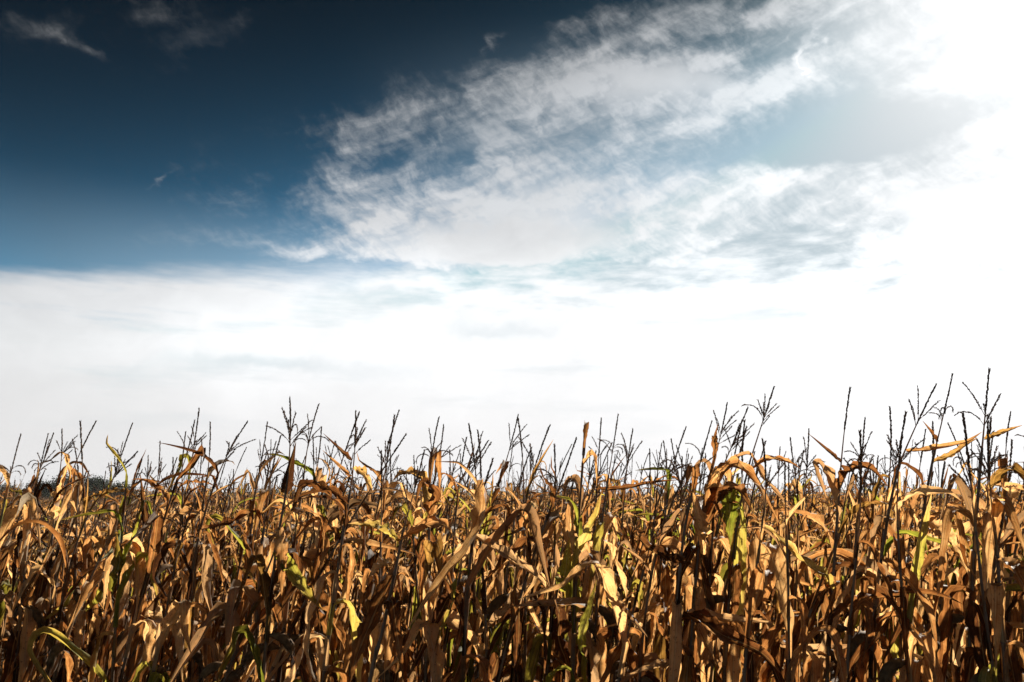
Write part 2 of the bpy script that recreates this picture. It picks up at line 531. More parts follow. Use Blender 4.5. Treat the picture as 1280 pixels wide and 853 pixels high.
def leaf_shape(kind, rng, L, W, tint, rows=26, cols=9, sheath=0.13, r=0.011):
    ns = max(2, rows // 6)
    t = np.linspace(0, 1, rows)
    if kind == 'arch':
        a0, a1, a2 = rng.uniform(12, 32), rng.uniform(70, 110), rng.uniform(130, 172)
        pk = rng.uniform(0.35, 0.6)
        phi = np.interp(t, [0, 0.18, pk - 0.06, pk + 0.06, pk + 0.2, 1], [a0, a0 + 8, a0 + 0.45 * (a1 - a0), a1, a1 + 0.7 * (a2 - a1), a2])
    elif kind == 'fold':
        a0, f, a2 = rng.uniform(12, 45), rng.uniform(0.22, 0.6), rng.uniform(140, 182)
        phi = np.interp(t, [0, f - 0.04, f + 0.05, 1], [a0, a0 + 14, a2 - 5, a2])
    elif kind == 'hang':
        a2 = rng.uniform(158, 186)
        phi = np.interp(t, [0, 0.04, 0.16, 1], [15, 70, a2 - 6, a2])
    elif kind == 'spear':
        a0 = rng.uniform(8, 50)
        phi = np.interp(t, [0, 0.3, 1], [a0 * 0.6, a0, a0 + rng.uniform(-6, 22)])
    else:                                   # level
        a0 = rng.uniform(25, 60)
        phi = np.interp(t, [0, 0.2, 0.6, 1], [a0 * 0.6, a0, rng.uniform(75, 100), rng.uniform(85, 125)])
    for _ in range(int(rng.integers(0, 3))):          # broken creases
        tk = rng.uniform(0.25, 0.9)
        phi = phi + rng.normal(0, 26) / (1 + np.exp(-(t - tk) * 60))
    phi = phi + np.cumsum(rng.normal(0, 60 / rows ** 0.5 * 0.3, rows)) * 0.16
    psi = np.cumsum(rng.normal(0, 1, rows)) * 2.0 * (22 / rows) ** 0.5 + rng.uniform(-28, 28) * t
    phi, psi = np.radians(phi), np.radians(psi)
    T = np.stack([np.sin(phi) * np.cos(psi), np.sin(phi) * np.sin(psi), np.cos(phi)], 1)
    N = np.stack([-np.cos(phi) * np.cos(psi), -np.cos(phi) * np.sin(psi), np.sin(phi)], 1)
    ds = L / (rows - 1)
    P = np.cumsum(T * ds, axis=0)
    P = P - P[0] + np.array((r, 0, sheath))
    amp = 200 if kind == 'spear' else 130
    tw = np.radians(rng.uniform(-amp, amp) * np.clip((t - 0.12) / 0.88, 0, 1) ** 1.3)
    Bn = np.cross(T, N)
    N = N * np.cos(tw)[:, None] + Bn * np.sin(tw)[:, None]
    half = leaf_width(t, W)
    c_mid = rng.uniform(0.3, 1.5) if kind != 'spear' else rng.uniform(1.2, 2.3)
    c_tip = rng.uniform(0.8, 2.6)
    arc = np.interp(t, [0, 0.06, 0.4, 1], [1.5, 0.9, c_mid, c_tip])
    # sheath round the stalk
    zs = np.linspace(0, sheath, ns, endpoint=False)
    Ps = np.stack([np.full(ns, r), np.zeros(ns), zs], 1)
    Ns = np.tile((-1.0, 0, 0), (ns, 1))
    ac = np.linspace(2.75, 2.3, ns)
    hs = ac * r * 1.12
    P = np.concatenate([Ps, P]); N = np.concatenate([Ns, N])
    half = np.concatenate([hs, half]); arc = np.concatenate([ac, arc])
    return ribbon(P, N, half, arc, cols, tint, rng, ruffle=rng.uniform(0.04, 0.2), vlen=L / 0.7)


def spline(pts, n):
    """Catmull-Rom through pts"""
    p = np.asarray(pts, float)
    p = np.concatenate([[2 * p[0] - p[1]], p, [2 * p[-1] - p[-2]]])
    k = len(p) - 3
    q = np.linspace(0, k - 1e-6, n)
    i = q.astype(int)
    f = (q - i)[:, None]
    a, b, c, d = p[i], p[i + 1], p[i + 2], p[i + 3]
    return 0.5 * (2 * b + (c - a) * f + (2 * a - 5 * b + 4 * c - d) * f ** 2 + (3 * b - a - 3 * c + d) * f ** 3)


def traced_leaf(pts, W, tint, rng, face=(0, -0.6, 0.8), twist=0.0, curl=0.5, tip=None, rows=34, cols=9):
    P = spline(pts, rows)
    t = np.linspace(0, 1, rows)
    T = unit(np.gradient(P, axis=0))
    N = np.tile(np.array(face, float), (rows, 1))
    N = unit(N - T * np.sum(N * T, axis=1, keepdims=True))
    B = np.cross(T, N)
    tw = np.radians(twist) * t
    N = N * np.cos(tw)[:, None] + B * np.sin(tw)[:, None]
    arc = np.interp(t, [0, 0.1, 0.5, 1], [1.3, 0.8, curl, tip or curl + 0.6])
    L = np.sum(np.linalg.norm(np.diff(P, axis=0), axis=1))
    return ribbon(P, N, leaf_width(t, W), arc, cols, tint, rng, ruffle=rng.uniform(0.05, 0.16), vlen=L / 0.7)


# ---- tassels
def seeds(P, T, every, size, rng, per=3, spread=0.30, start=0.0):
    """flower scales set along a twig: slim four-sided buds"""
    s = np.concatenate([[0], np.cumsum(np.linalg.norm(np.diff(P, axis=0), axis=1))])
    d = np.arange(start, s[-1], every)
    if len(d) == 0:
        return []
    d = np.repeat(d, per) + rng.uniform(-0.4, 0.4, len(d) * per) * every
    d = np.clip(d, 0, s[-1])
    C = np.stack([np.interp(d, s, P[:, k]) for k in range(3)], 1)
    Tg = unit(np.stack([np.interp(d, s, T[:, k]) for k in range(3)], 1))
    n = len(d)
    rv = rng.normal(0, 1, (n, 3))
    out = unit(rv - Tg * np.sum(rv * Tg, axis=1, keepdims=True))
    ax = unit(Tg + out * (spread + rng.uniform(-0.1, 0.25, (n, 1))))
    ln = (size * rng.uniform(0.7, 1.25, n))[:, None]
    a = out
    b = np.cross(ax, a)
    w = ln * 0.135
    base = C + out * 0.0012
    mid = base + ax * ln * 0.45
    tipv = base + ax * ln
    vs = np.stack([base, mid + a * w, mid + b * w, mid - a * w, mid - b * w, tipv], 1).reshape(-1, 3)
    o = np.arange(n)[:, None, None] * 6
    q = np.array([[0, 1, 5, 2], [0, 2, 5, 3], [0, 3, 5, 4], [0, 4, 5, 1]])[None]
    return [(vs, (o + q).reshape(-1, 4), np.zeros((n * 6, 2)), np.zeros((n * 6, 3)))]


def tassel_shape(rng, spike=0.27, neck=0.16, branches=5, droop=0.5, lod=0):
    n = (10, 6, 4)[lod]
    sides = (6, 4, 3)[lod]
    bend = rng.uniform(-0.06, 0.06, 2)
    z = np.linspace(0, neck + spike, n * 2)
    q = (z / (neck + spike)) ** 2
    P = np.stack([bend[0] * q, bend[1] * q, z], 1)
    shapes = [tube(P, np.interp(z, [0, neck, neck + spike], [0.0042, 0.003, 0.0016]) * (1, 1.1, 1.3)[lod], sides)]
    T = unit(np.gradient(P, axis=0))
    k = int(len(P) * neck / (neck + spike)) + 1
    ev, per, sz = ((0.0040, 4, 0.0150), (0.016, 2, 0.021), (0.05, 1, 0.038))[lod]
    shapes += seeds(P[k:], T[k:], ev, sz, rng, per, 0.13)
    for b in range(branches):
        z0 = neck + rng.uniform(-0.035, 0.055)
        th = rng.uniform(0, 6.283)
        L = rng.uniform(0.09, 0.20)
        a0 = rng.uniform(14, 42)
        dr = rng.uniform(0, 150) if rng.random() < droop else rng.uniform(-8, 18)
        t = np.linspace(0, 1, n)
        ph = np.radians(a0 + dr * t ** 1.4)
        d = np.stack([np.sin(ph) * math.cos(th), np.sin(ph) * math.sin(th), np.cos(ph)], 1)
        Q = np.cumsum(d * L / n, axis=0)
        q0 = (z0 / (neck + spike)) ** 2
        Q = Q - Q[0] + np.array((bend[0] * q0, bend[1] * q0, z0))
        shapes.append(tube(Q, np.linspace(0.0017, 0.001, n) * (1, 1.2, 1.3)[lod], max(3, sides - 2)))
        shapes += seeds(Q, unit(np.gradient(Q, axis=0)), ev * 1.5, sz * 0.85, rng, max(1, per - 1), 0.2, 0.03)
    return join(shapes)


# ---- stalks and ears
def stalk_shape(P, nodes, r0, r1, sides=8, seg=46):
    """P: function height fraction -> point; nodes: fractions where the joints are"""
    s = np.linspace(0, 1, seg)
    s = np.unique(np.concatenate([s] + [[q - 0.004, q, q + 0.004] for q in nodes if 0.01 < q < 0.99]))
    pts = np.array([P(q) for q in s])
    r = r0 + (r1 - r0) * s ** 0.8
    for q in nodes:
        r = r * (1 + 0.30 * np.exp(-((s - q) / 0.0045) ** 2))
    return tube(pts, r, sides, 4.0)


def ear_shapes(rng):
    """(husk, silk) of a ripe cob hanging from +X of the stalk"""
    n, L = 14, rng.uniform(0.19, 0.25)
    ang = np.radians(np.linspace(75, rng.uniform(152, 179), n))
    P = np.cumsum(np.stack([np.sin(ang), 0.05 * np.sin(ang * 3), np.cos(ang)], 1) * L / n, axis=0)
    t = np.linspace(0, 1, n)
    prof = np.interp(t, [0, 0.06, 0.2, 0.5, 0.8, 0.95, 1], [0.006, 0.009, 0.020, 0.025, 0.021, 0.011, 0.004])
    parts = [tube(P, prof * (1 + 0.06 * rng.normal(0, 1, n)), 12, 4.0)]
    T = unit(np.gradient(P, axis=0))
    for k in range(5):                       # loose husk blades
        th = k * 1.257 + rng.uniform(-0.3, 0.3)
        A = unit(np.cross(T, np.array((0.1, 1, 0.05))))
        B = np.cross(T, A)
        o = A * math.cos(th) + B * math.sin(th)
        lift = 0.002 + 0.02 * rng.random() * t ** 3
        Q = P + o * (prof + lift)[:, None]
        ext = Q[-1] + T[-1] * rng.uniform(0.02, 0.06) + o[-1] * rng.uniform(0, 0.03)
        Q = np.concatenate([Q, [ext]])
        No = np.concatenate([-o, -o[-1:]])
        half = np.interp(np.linspace(0, 1, n + 1), [0, 0.3, 0.7, 1], [0.008, 0.023, 0.019, 0.001])
        parts.append(ribbon(Q, No, half, np.full(n + 1, 0.95), 5, (0.2, 0, 0), rng, 0.05))
    silk = []
    for k in range(14):
        d = unit(T[-1] + rng.normal(0, 0.45, 3))
        q = np.linspace(0, 1, 5)[:, None]
        S = P[-1] + d * q * rng.uniform(0.03, 0.07) + np.array((0, 0, -0.03)) * q ** 2 + rng.normal(0, 0.003, (5, 3)) * q
        silk.append(tube(S, np.linspace(0.0022, 0.0008, 5), 3))
    return join(parts), join(silk)

# ------------------------------------------------------------------ ground
def tag(o, label=None, category=None, group=None, kind=None):
    for k, v in (('label', label), ('category', category), ('group', group), ('kind', kind)):
        if v:
            o[k] = v
    return o


def link(name, data, parent=None, M=None):
    o = bpy.data.objects.new(name, data)
    COL.objects.link(o)
    if parent is not None:
        o.parent = parent
    if M is not None:
        o.matrix_basis = M
    return o


def make_soil_material():
    m, nt, out = new_mat('soil')
    pos = nt.nodes.new('ShaderNodeTexCoord').outputs['Object']
    a = noise(nt, pos, 0.7, 6, 0.65)
    b = noise(nt, pos, 9.0, 8, 0.7)
    col = ramp(nt, a * 0.45 + b * 0.55, [(0.3, (.045, .030, .020)), (0.55, (.105, .070, .042)), (0.75, (.200, .145, .085))])
    p = principled(nt, col, 0.9, 0.15, bump(nt, b, 0.8, 0.03))
    nt.links.new(p.outputs[0], out.inputs['Surface'])
    return m


def front(x):
    """where the field begins in front of the camera: the rows come closer on the right"""
    return 4.15 - 0.26 * x


def ground():
    # one sheet, denser near the camera, running out to the horizon
    s = np.concatenate([-np.geomspace(9000, 1, 24), np.linspace(-0.9, 0.9, 7), np.geomspace(1, 9000, 24)])
    n = len(s)
    X, Y = np.meshgrid(s, s, indexing='ij')
    Z = 0.02 * np.sin(X * 1.7 + 0.4) * np.cos(Y * 1.3) * (np.abs(X) < 40) * (np.abs(Y) < 40)
    v = np.stack([X, Y, Z], -1).reshape(-1, 3)
    i = (np.arange(n - 1)[:, None] * n + np.arange(n - 1)[None, :])
    f = np.stack([i, i + n, i + n + 1, i + 1], -1).reshape(-1, 4)
    o = link('ground', to_mesh('ground', (v, f, v[:, :2] * 0.1, np.zeros((len(v), 3))), [make_soil_material()]))
    tag(o, kind='structure')


ground()

# ------------------------------------------------------------------ libraries of leaves, tassels and cobs
RNG = np.random.default_rng(41)
KINDS = ('arch', 'fold', 'hang', 'spear', 'level')


def tone_tint(tone, rng):
    if tone == 'dark': return (-0.35, 0, 0)
    if tone == 'russet': return (rng.uniform(0.02, 0.28), 0, 0)
    if tone == 'straw': return (rng.uniform(0.72, 0.95), 0, rng.uniform(0, .15))
    if tone == 'green': return (rng.uniform(0.35, 0.85), rng.uniform(0.4, 0.95), 0)
    if tone == 'ash': return (rng.uniform(0.2, 0.5), 0, rng.uniform(0.3, 0.65))
    if tone == 'pale': return (0.8, 0, rng.uniform(0.45, 0.95))
    return (np.clip(rng.normal(0.50, 0.20), 0.08, 0.95), 0.15 * (rng.random() < 0.3), 0)


def leaf_size(kind, rng):
    if kind == 'spear':
        return rng.uniform(0.28, 0.50), rng.uniform(0.035, 0.065)
    return rng.uniform(0.48, 0.85), rng.uniform(0.056, 0.108)


LEAVES = {}
for k in KINDS:
    for tone, cnt in (('dry', 12), ('russet', 4), ('straw', 4), ('green', 4), ('pale', 2), ('ash', 5)):
        LEAVES[k, tone] = [to_mesh('leaf', leaf_shape(k, RNG, *leaf_size(k, RNG), tone_tint(tone, RNG)), [M_LEAF]) for _ in range(cnt)]
TASSELS = {}
for style, n, br, dr in (('bushy', 7, (6, 10), 0.35), ('slim', 7, (1, 4), 0.2), ('drooping', 6, (4, 8), 0.95), ('single', 4, (0, 1), 0.0)):
    TASSELS[style] = [to_mesh('tassel', tassel_shape(RNG, RNG.uniform(.22, .30), RNG.uniform(.12, .2), int(RNG.integers(br[0], br[1] + 1)), dr), [M_TASSEL]) for _ in range(n)]
EARS = []
for _ in range(6):
    a, b = ear_shapes(RNG)
    EARS.append((to_mesh('ear', a, [M_HUSK]), to_mesh('silk', b, [M_SILK])))


def frame_at(P, q, yaw, scale=1.0):
    p = Vector(P(q))
    t = (Vector(P(min(q + 0.01, 1.0))) - Vector(P(max(q - 0.01, 0.0)))).normalized()
    x = Vector((math.cos(yaw), math.sin(yaw), 0))
    x = (x - t * x.dot(t)).normalized()
    y = t.cross(x)
    M = Matrix((x, y, t)).transposed().to_4x4()
    return Matrix.Translation(p) @ M @ Matrix.Scale(scale, 4)


def pick(rng, seq, w):
    return seq[int(rng.choice(len(seq), p=np.array(w) / sum(w)))]


def tone_mix(rng, greenish):
    g = greenish
    return pick(rng, ('dry', 'russet', 'straw', 'green', 'pale', 'ash'), (0.46 - 0.2 * g, 0.20, 0.14, 0.075 + 0.6 * g, 0.03, 0.15))


def leaf_kind(rng, q):
    if q > 0.84: return pick(rng, KINDS, (.04, .32, .12, .36, .16))
    if q > 0.62: return pick(rng, KINDS, (.04, .38, .44, .06, .08))
    return pick(rng, KINDS, (.01, .25, .72, .0, .02))


def maize(P, H, rng, greenish=0.0, tassel='slim', top=None, ears=None, leaves=True, traced=(), bare_top=0.0, seed_yaw=None, lowest=0.5, thick=1.0):
    """one plant; P: fraction -> point relative to the base; returns (root, facts)"""
    base = Vector(P(0.0))
    root = link('maize_plant', None)
    root.empty_display_size = 0.1
    root.location = base
    rel = lambda q: np.asarray(P(q)) - np.asarray(base)
    nn = max(7, int(round(H / 0.165)))
    nodes = np.linspace(0.05, 0.985, nn) + rng.normal(0, 0.006, nn)
    facts = {'green': 0, 'pale': 0, 'ear': 0, 'tassel': tassel}
    link('stalk', to_mesh('stalk', stalk_shape(rel, nodes, 0.0145 * thick, 0.0048 * thick), [M_STALK]), root)
    yaw = rng.uniform(0, 6.283) if seed_yaw is None else seed_yaw
    for i, q in enumerate(nodes):
        if q * H < lowest or q > 1 - bare_top or not leaves or rng.random() < 0.10:
            continue
        k = leaf_kind(rng, q)
        tone = tone_mix(rng, greenish)
        if tone in ('green', 'pale'):
            facts[tone] += 1
        lib = LEAVES[k, tone]
        sc = rng.uniform(0.82, 1.12) * (1.0 if q < 0.78 else 0.60) * float(np.interp(base.y, [4.6, 6.0], [1.05, 1.0]))
        a = yaw + (i % 2) * math.pi + rng.normal(0, 0.35)
        link('leaf', lib[int(rng.integers(len(lib)))], root, frame_at(rel, q, a, sc))
    if ears is None:
        ears = [rng.uniform(0.56, 0.74)] if rng.random() < 0.66 else []
    for q in ears:
        e, s = EARS[int(rng.integers(len(EARS)))]
        eo = link('ear', e, root, frame_at(rel, q, rng.uniform(0, 6.283), rng.uniform(0.85, 1.1)))
        link('silk', s, eo)
        facts['ear'] += 1
    if tassel:
        lib = TASSELS[tassel]
        me = lib[int(rng.integers(len(lib)))]
        M = frame_at(rel, 1.0, rng.uniform(0, 6.283))
        zl = max(v.co.z for v in me.vertices)
        if top is not None:                   # aim the tassel at its tip
            d = Vector(top) - Vector(P(1.0))
            qd = d.to_track_quat('Z', 'Y').to_matrix().to_4x4()
            M = Matrix.Translation(Vector(rel(1.0))) @ qd @ Matrix.Rotation(rng.uniform(0, 6.283), 4, 'Z') @ Matrix.Scale(d.length / zl, 4)
        else:
            M = M @ Matrix.Scale(rng.uniform(0.85, 1.2), 4)
        link('tassel', me, root, M)
    for (pts, W, tone, kw) in traced:
        tint = tone_tint(tone, rng)
        sh = traced_leaf(np.array(pts) - np.array(base), W, tint, rng, **kw)
        link('leaf', to_mesh('leaf', sh, [M_LEAF]), root)
        if tone in ('green', 'pale'):
            facts[tone] += 1
    return root, facts


# ------------------------------------------------------------------ the plants one can single out
# (photo points of the stalk from low to high, tip of the tassel last; depth; tassel; greenness; ears; label; short name;
#  traced leaves: (photo points with a depth offset, width, tone, options))
HEROES = [
    dict(pts=[(18, 853), (38, 650)], tip=(59, 541), d=5.5, tas='drooping', label='thin maize stalk whose tassel branches curl over beside its upright tip', ref='curling tassel',
         leaves=[([(30, 720, 0), (36, 660, -.05), (33, 612, -.1), (46, 650, -.2), (52, 700, -.25)], .06, 'pale', dict(curl=.6))]),
    dict(pts=[(55, 853), (68, 640)], tip=(86, 536), d=5.6, tas='bushy', label='maize plant with tall forked tassel and a yellow upright leaf beside the curling tassel', ref='forked tassel',
         leaves=[([(70, 650, 0), (74, 620, -.05), (88, 572, -.1)], .085, 'straw', dict(curl=.6)), ([(64, 640, 0), (80, 612, -.1), (118, 592, -.2)], .05, 'russet', dict(curl=1.2))]),
    dict(pts=[(92, 853), (96, 640)], tip=(103, 548), d=5.9, tas='slim', label='dark maize plant with a straight dense tassel in front of the round trees', ref='tassel before the trees'),
    dict(pts=[(58, 853), (100, 668)], tip=(164, 559), d=5.1, tas='bushy', label='maize plant bent over so far that its thick tassel points diagonally at the sky', ref='diagonal tassel', lean=True),
    dict(pts=[(140, 853), (150, 700)], tip=(158, 600), d=4.9, tas=None, g=.3, label='maize plant with bright green leaves standing up near the fallen-over diagonal tassel', ref='bright green leaf',
         leaves=[([(141, 740, 0), (149, 705, -.05), (146, 668, -.1)], .09, 'green', dict(curl=.5)), ([(150, 720, 0), (160, 690, -.05), (172, 662, -.12), (176, 640, -.15)], .06, 'green', dict(curl=.8))]),
    dict(pts=[(178, 853), (184, 700)], tip=(205, 551), d=5.3, tas='slim', label='leaning maize plant with a single rough tassel above one erect brown leaf', ref='erect brown leaf',
         leaves=[([(184, 662, 0), (180, 630, -.02), (175, 590, -.05)], .06, 'russet', dict(curl=1.5, face=(0.3, -1, 0)))]),
    dict(pts=[(150, 853), (190, 700), (222, 600)], tip=(253, 527), d=4.9, tas='slim', label='long slanting maize stalk with bent silver leaf low on its stem', ref='slanting stalk',
         leaves=[([(182, 770, 0), (200, 772, -.15), (220, 780, -.25), (226, 815, -.3), (228, 853, -.3)], .10, 'pale', dict(curl=.7))]),
    dict(pts=[(236, 853), (246, 690)], tip=(270, 527), d=5.2, tas='single', label='maize plant ending in one thin straight spike between two forked tassels', ref='thin straight spike'),
    dict(pts=[(222, 853), (250, 665)], tip=(300, 522), d=4.8, tas='bushy', label='maize plant with a branching tassel and a long drooping ochre leaf', ref='branching tassel',
         leaves=[([(250, 662, 0), (285, 655, -.15), (318, 640, -.25), (330, 660, -.3)], .075, 'dry', dict(curl=.9))]),
    dict(pts=[(303, 853), (316, 640)], tip=(338, 527), d=5.0, tas='slim', label='upright dark maize stalk with ragged tassel beside the hooded one', ref='ragged tassel'),
    dict(pts=[(328, 853), (345, 690), (358, 610)], tip=(369, 495), d=4.3, tas='bushy', label='tall maize stalk with a closed brown leaf like a hood below its tassel', ref='hooded stalk', bare=.12, thick=1.15,
         leaves=[([(355, 616, .01), (359, 600, 0), (364, 578, 0), (370, 552, 0)], .085, 'dark', dict(curl=1.5, face=(.5, -1, 0))),
                 ([(344, 690, 0), (362, 712, -.1), (384, 742, -.2), (404, 764, -.25)], .09, 'green', dict(curl=.5)),
                 ([(350, 660, 0), (353, 700, -.1), (352, 745, -.1)], .08, 'straw', dict(curl=.6))]),
    dict(pts=[(348, 853), (366, 690), (379, 600)], tip=(389, 503), d=4.6, tas='drooping', label='thin maize stalk with a fine tassel whose side branches hang, next to the hooded stalk', ref='fine hanging tassel', bare=.08),
    dict(pts=[(404, 853), (424, 700), (440, 600)], tip=(453, 514), d=4.2, tas='bushy', label='maize plant with the widest branching tassel and two thin dead leaf spikes', ref='widest tassel', bare=.06, thick=1.1,
         leaves=[([(439, 576, 0), (424, 562, .02), (404, 542, .05)], .035, 'russet', dict(curl=1.6)), ([(437, 596, 0), (420, 580, -.03), (403, 563, -.05)], .035, 'dry', dict(curl=1.6)),
                 ([(434, 630, 0), (400, 612, -.1), (378, 610, -.15), (366, 640, -.2)], .085, 'dry', dict(curl=.9)), ([(442, 586, 0), (456, 596, -.08), (466, 615, -.1)], .06, 'dry', dict(curl=.8))]),
    dict(pts=[(470, 853), (476, 690)], tip=(486, 551), d=5.0, tas='slim', label='maize plant with a short thick tassel just behind the widest tassel', ref='short thick tassel'),
    dict(pts=[(462, 853), (479, 786), (518, 600)], tip=(533, 562), d=3.9, tas='slim', label='dark thick maize stalk leaning steeply with a pale leaf flung out sideways', ref='steeply leaning stalk', thick=1.25, leafless=True,
         leaves=[([(500, 676, 0), (530, 660, -.1), (553, 656, -.1), (565, 667, -.1)], .095, 'straw', dict(curl=.7)), ([(496, 676, 0), (470, 660, -.08), (435, 655, -.1)], .07, 'green', dict(curl=.7)),
                 ([(487, 720, 0), (466, 772, -.15), (448, 815, -.25), (438, 853, -.3)], .10, 'dry', dict(curl=.6)), ([(490, 705, 0), (475, 708, -.06), (462, 722, -.1)], .08, 'straw', dict(curl=.7)),
                 ([(484, 755, 0), (490, 752, -.1), (496, 790, -.15), (505, 853, -.2)], .09, 'dry', dict(curl=.8))]),
    dict(pts=[(532, 853), (536, 690), (537, 620)], tip=(539, 520), d=4.4, tas='drooping', label='straight maize stalk with a plume-shaped tassel over two arched tan leaves', ref='plume tassel', thick=1.1,
         leaves=[([(537, 640, 0), (528, 600, -.05), (505, 592, -.1), (490, 602, -.12)], .075, 'dry', dict(curl=.8)), ([(537, 660, 0), (541, 620, -.1), (528, 604, -.14), (520, 630, -.16)], .075, 'dry', dict(curl=.8))]),
    dict(pts=[(560, 853), (566, 690)], tip=(580, 544), d=5.2, tas='single', label='slender maize plant with a bare spike behind the plume-shaped tassel', ref='bare spike'),
    dict(pts=[(578, 853), (588, 700), (600, 640)], tip=(607, 538), d=4.0, tas='slim', label='maize plant with a very long straight leaf slanting down across its neighbours', ref='long slanting leaf', thick=1.15,
         leaves=[([(602, 600, 0), (604, 640, -.1), (588, 680, -.25), (545, 735, -.4), (503, 797, -.5)], .085, 'dry', dict(curl=1.0, face=(-.6, -.8, .4))),
                 ([(592, 668, 0), (640, 700, -.2), (672, 722, -.3), (682, 735, -.3)], .06, 'pale', dict(curl=.9))]),
    dict(pts=[(586, 853), (604, 680), (618, 622)], tip=(653, 518), d=4.5, tas='slim', label='maize plant leaning over with a slim forked tassel above the long slanting leaf', ref='slim forked tassel'),
    dict(pts=[(640, 853), (652, 660)], tip=(682, 527), d=4.6, tas='slim', label='leaning maize plant with narrow tassel, between the slim forked tassel and the lime green plant', ref='narrow leaning tassel', g=.2),
    dict(pts=[(716, 853), (720, 700), (724, 640)], tip=(730, 560), d=4.5, tas=None, g=.55, label='maize plant still lime green in its broad upright leaves', ref='lime green plant',
         leaves=[([(714, 712, 0), (728, 680, -.06), (744, 645, -.12), (752, 616, -.15)], .075, 'green', dict(curl=.6)), ([(716, 690, 0), (711, 660, -.05), (716, 612, -.08)], .10, 'straw', dict(curl=.5)),
                 ([(705, 740, 0), (707, 715, -.1), (712, 672, -.12)], .11, 'green', dict(curl=.4)), ([(730, 853, 0), (727, 800, -.2), (738, 756, -.2), (746, 725, -.2)], .06, 'green', dict(curl=.6))]),
    dict(pts=[(736, 853), (742, 690)], tip=(751, 522), d=4.9, tas='slim', label='maize plant with a thin forked tassel behind the lime green one', ref='thin forked tassel',
         leaves=[([(745, 612, 0), (775, 612, -.1), (815, 604, -.15), (850, 600, -.2)], .05, 'russet', dict(curl=1.3))]),
    dict(pts=[(742, 853), (752, 660)], tip=(774, 517), d=4.7, tas='drooping', label='maize plant with a tall clean spike and one long drooping tassel branch', ref='tall clean spike', bare=.1),
    dict(pts=[(818, 853), (828, 680)], tip=(847, 531), d=4.9, tas='drooping', label='maize plant with curved feathery tassel above the twisted leaf', ref='curved feathery tassel'),
    dict(pts=[(840, 853), (846, 760), (858, 650)], tip=(890, 524), d=4.0, tas='slim', label='maize plant with a dark twisted leaf and a broken blade flung out near the ground', ref='twisted leaf', thick=1.25,
         leaves=[([(846, 772, 0), (875, 776, -.15), (905, 795, -.3), (950, 815, -.4), (977, 843, -.4)], .115, 'dry', dict(curl=.9, face=(.3, -.5, 1), twist=50)),
                 ([(850, 772, 0), (880, 773, -.05), (930, 777, -.1), (970, 779, -.1)], .075, 'pale', dict(curl=.8)),
                 ([(858, 706, 0), (835, 700, -.12), (812, 686, -.2), (796, 668, -.25), (806, 664, -.2)], .10, 'russet', dict(curl=.9, twist=60)),
                 ([(843, 832, 0), (820, 834, -.1), (782, 846, -.15)], .055, 'pale', dict(curl=.8))]),
    dict(pts=[(862, 853), (872, 700), (884, 610)], tip=(914, 503), d=4.1, tas='bushy', label='maize plant with a thick branching tassel and a leaf folded into a sharp arch', ref='sharp arch', thick=1.2,
         leaves=[([(884, 640, 0), (896, 600, -.05), (917, 583, -.1), (942, 600, -.15), (975, 656, -.2)], .10, 'dry', dict(curl=.8)),
                 ([(880, 660, 0), (900, 622, -.08), (922, 612, -.12), (940, 640, -.2)], .10, 'dry', dict(curl=.6)),
                 ([(876, 690, 0), (871, 650, -.1), (866, 615, -.12)], .10, 'straw', dict(curl=.5))]),
    dict(pts=[(882, 853), (890, 680), (898, 600)], tip=(936, 510), d=4.3, tas='bushy', label='maize plant with its tassel tipped over at an angle behind the sharp arched leaf', ref='tipped tassel'),
    dict(pts=[(905, 853), (918, 680), (938, 575)], tip=(967, 484), d=4.3, tas='bushy', label='tall maize plant with a bright yellow-green leaf hanging under a long tassel', ref='yellow leaf', bare=.1, g=.1,
         leaves=[([(916, 610, -.1), (912, 640, -.2), (913, 684, -.2)], .11, 'green', dict(curl=.4)), ([(936, 590, 0), (960, 575, -.1), (985, 578, -.15), (1000, 586, -.2)], .05, 'dry', dict(curl=.9))]),
    dict(pts=[(1034, 853), (1043, 700), (1051, 585)], tip=(1059, 484), d=4.0, tas='single', label='tall maize plant with a single straight spike and a folded dark leaf at its side', ref='single straight spike', bare=.1, thick=1.15,
         leaves=[([(1051, 578, 0), (1032, 562, .02), (1010, 542, .05)], .035, 'russet', dict(curl=1.6)), ([(1046, 640, 0), (1038, 610, -.08), (1027, 583, -.12), (1020, 586, -.12), (1036, 632, -.14)], .07, 'pale', dict(curl=.7)),
                 ([(1049, 612, 0), (1062, 590, -.1), (1086, 586, -.15), (1110, 608, -.2)], .075, 'dry', dict(curl=.9)),
                 ([(1042, 740, 0), (1030, 720, -.1), (1002, 700, -.16), (968, 668, -.2), (942, 650, -.2)], .08, 'green', dict(curl=.7))]),
    dict(pts=[(1062, 853), (1068, 700), (1076, 600)], tip=(1079, 522), d=4.2, tas='drooping', label='maize plant with a dark crooked tassel beside the single straight spike', ref='crooked tassel'),
    dict(pts=[(1088, 853), (1096, 740), (1122, 590)], tip=(1166, 479), d=4.0, tas='slim', label='tall leaning maize plant with a long flat leaf blown out level under its tassel', ref='level blown leaf', bare=.1, thick=1.15,
         leaves=[([(1133, 565, 0), (1165, 562, -.05), (1207, 553, -.1), (1228, 540, -.1)], .045, 'dry', dict(curl=1.1)), ([(1104, 700, 0), (1130, 720, -.15), (1160, 765, -.25), (1172, 815, -.3)], .07, 'dry', dict(curl=.9))]),
    dict(pts=[(1128, 853), (1144, 720), (1163, 590)], tip=(1193, 466), d=4.05, tas='drooping', label='tall maize plant with a curved side branch on its tassel and a big golden leaf', ref='big golden leaf', bare=.1, thick=1.1,
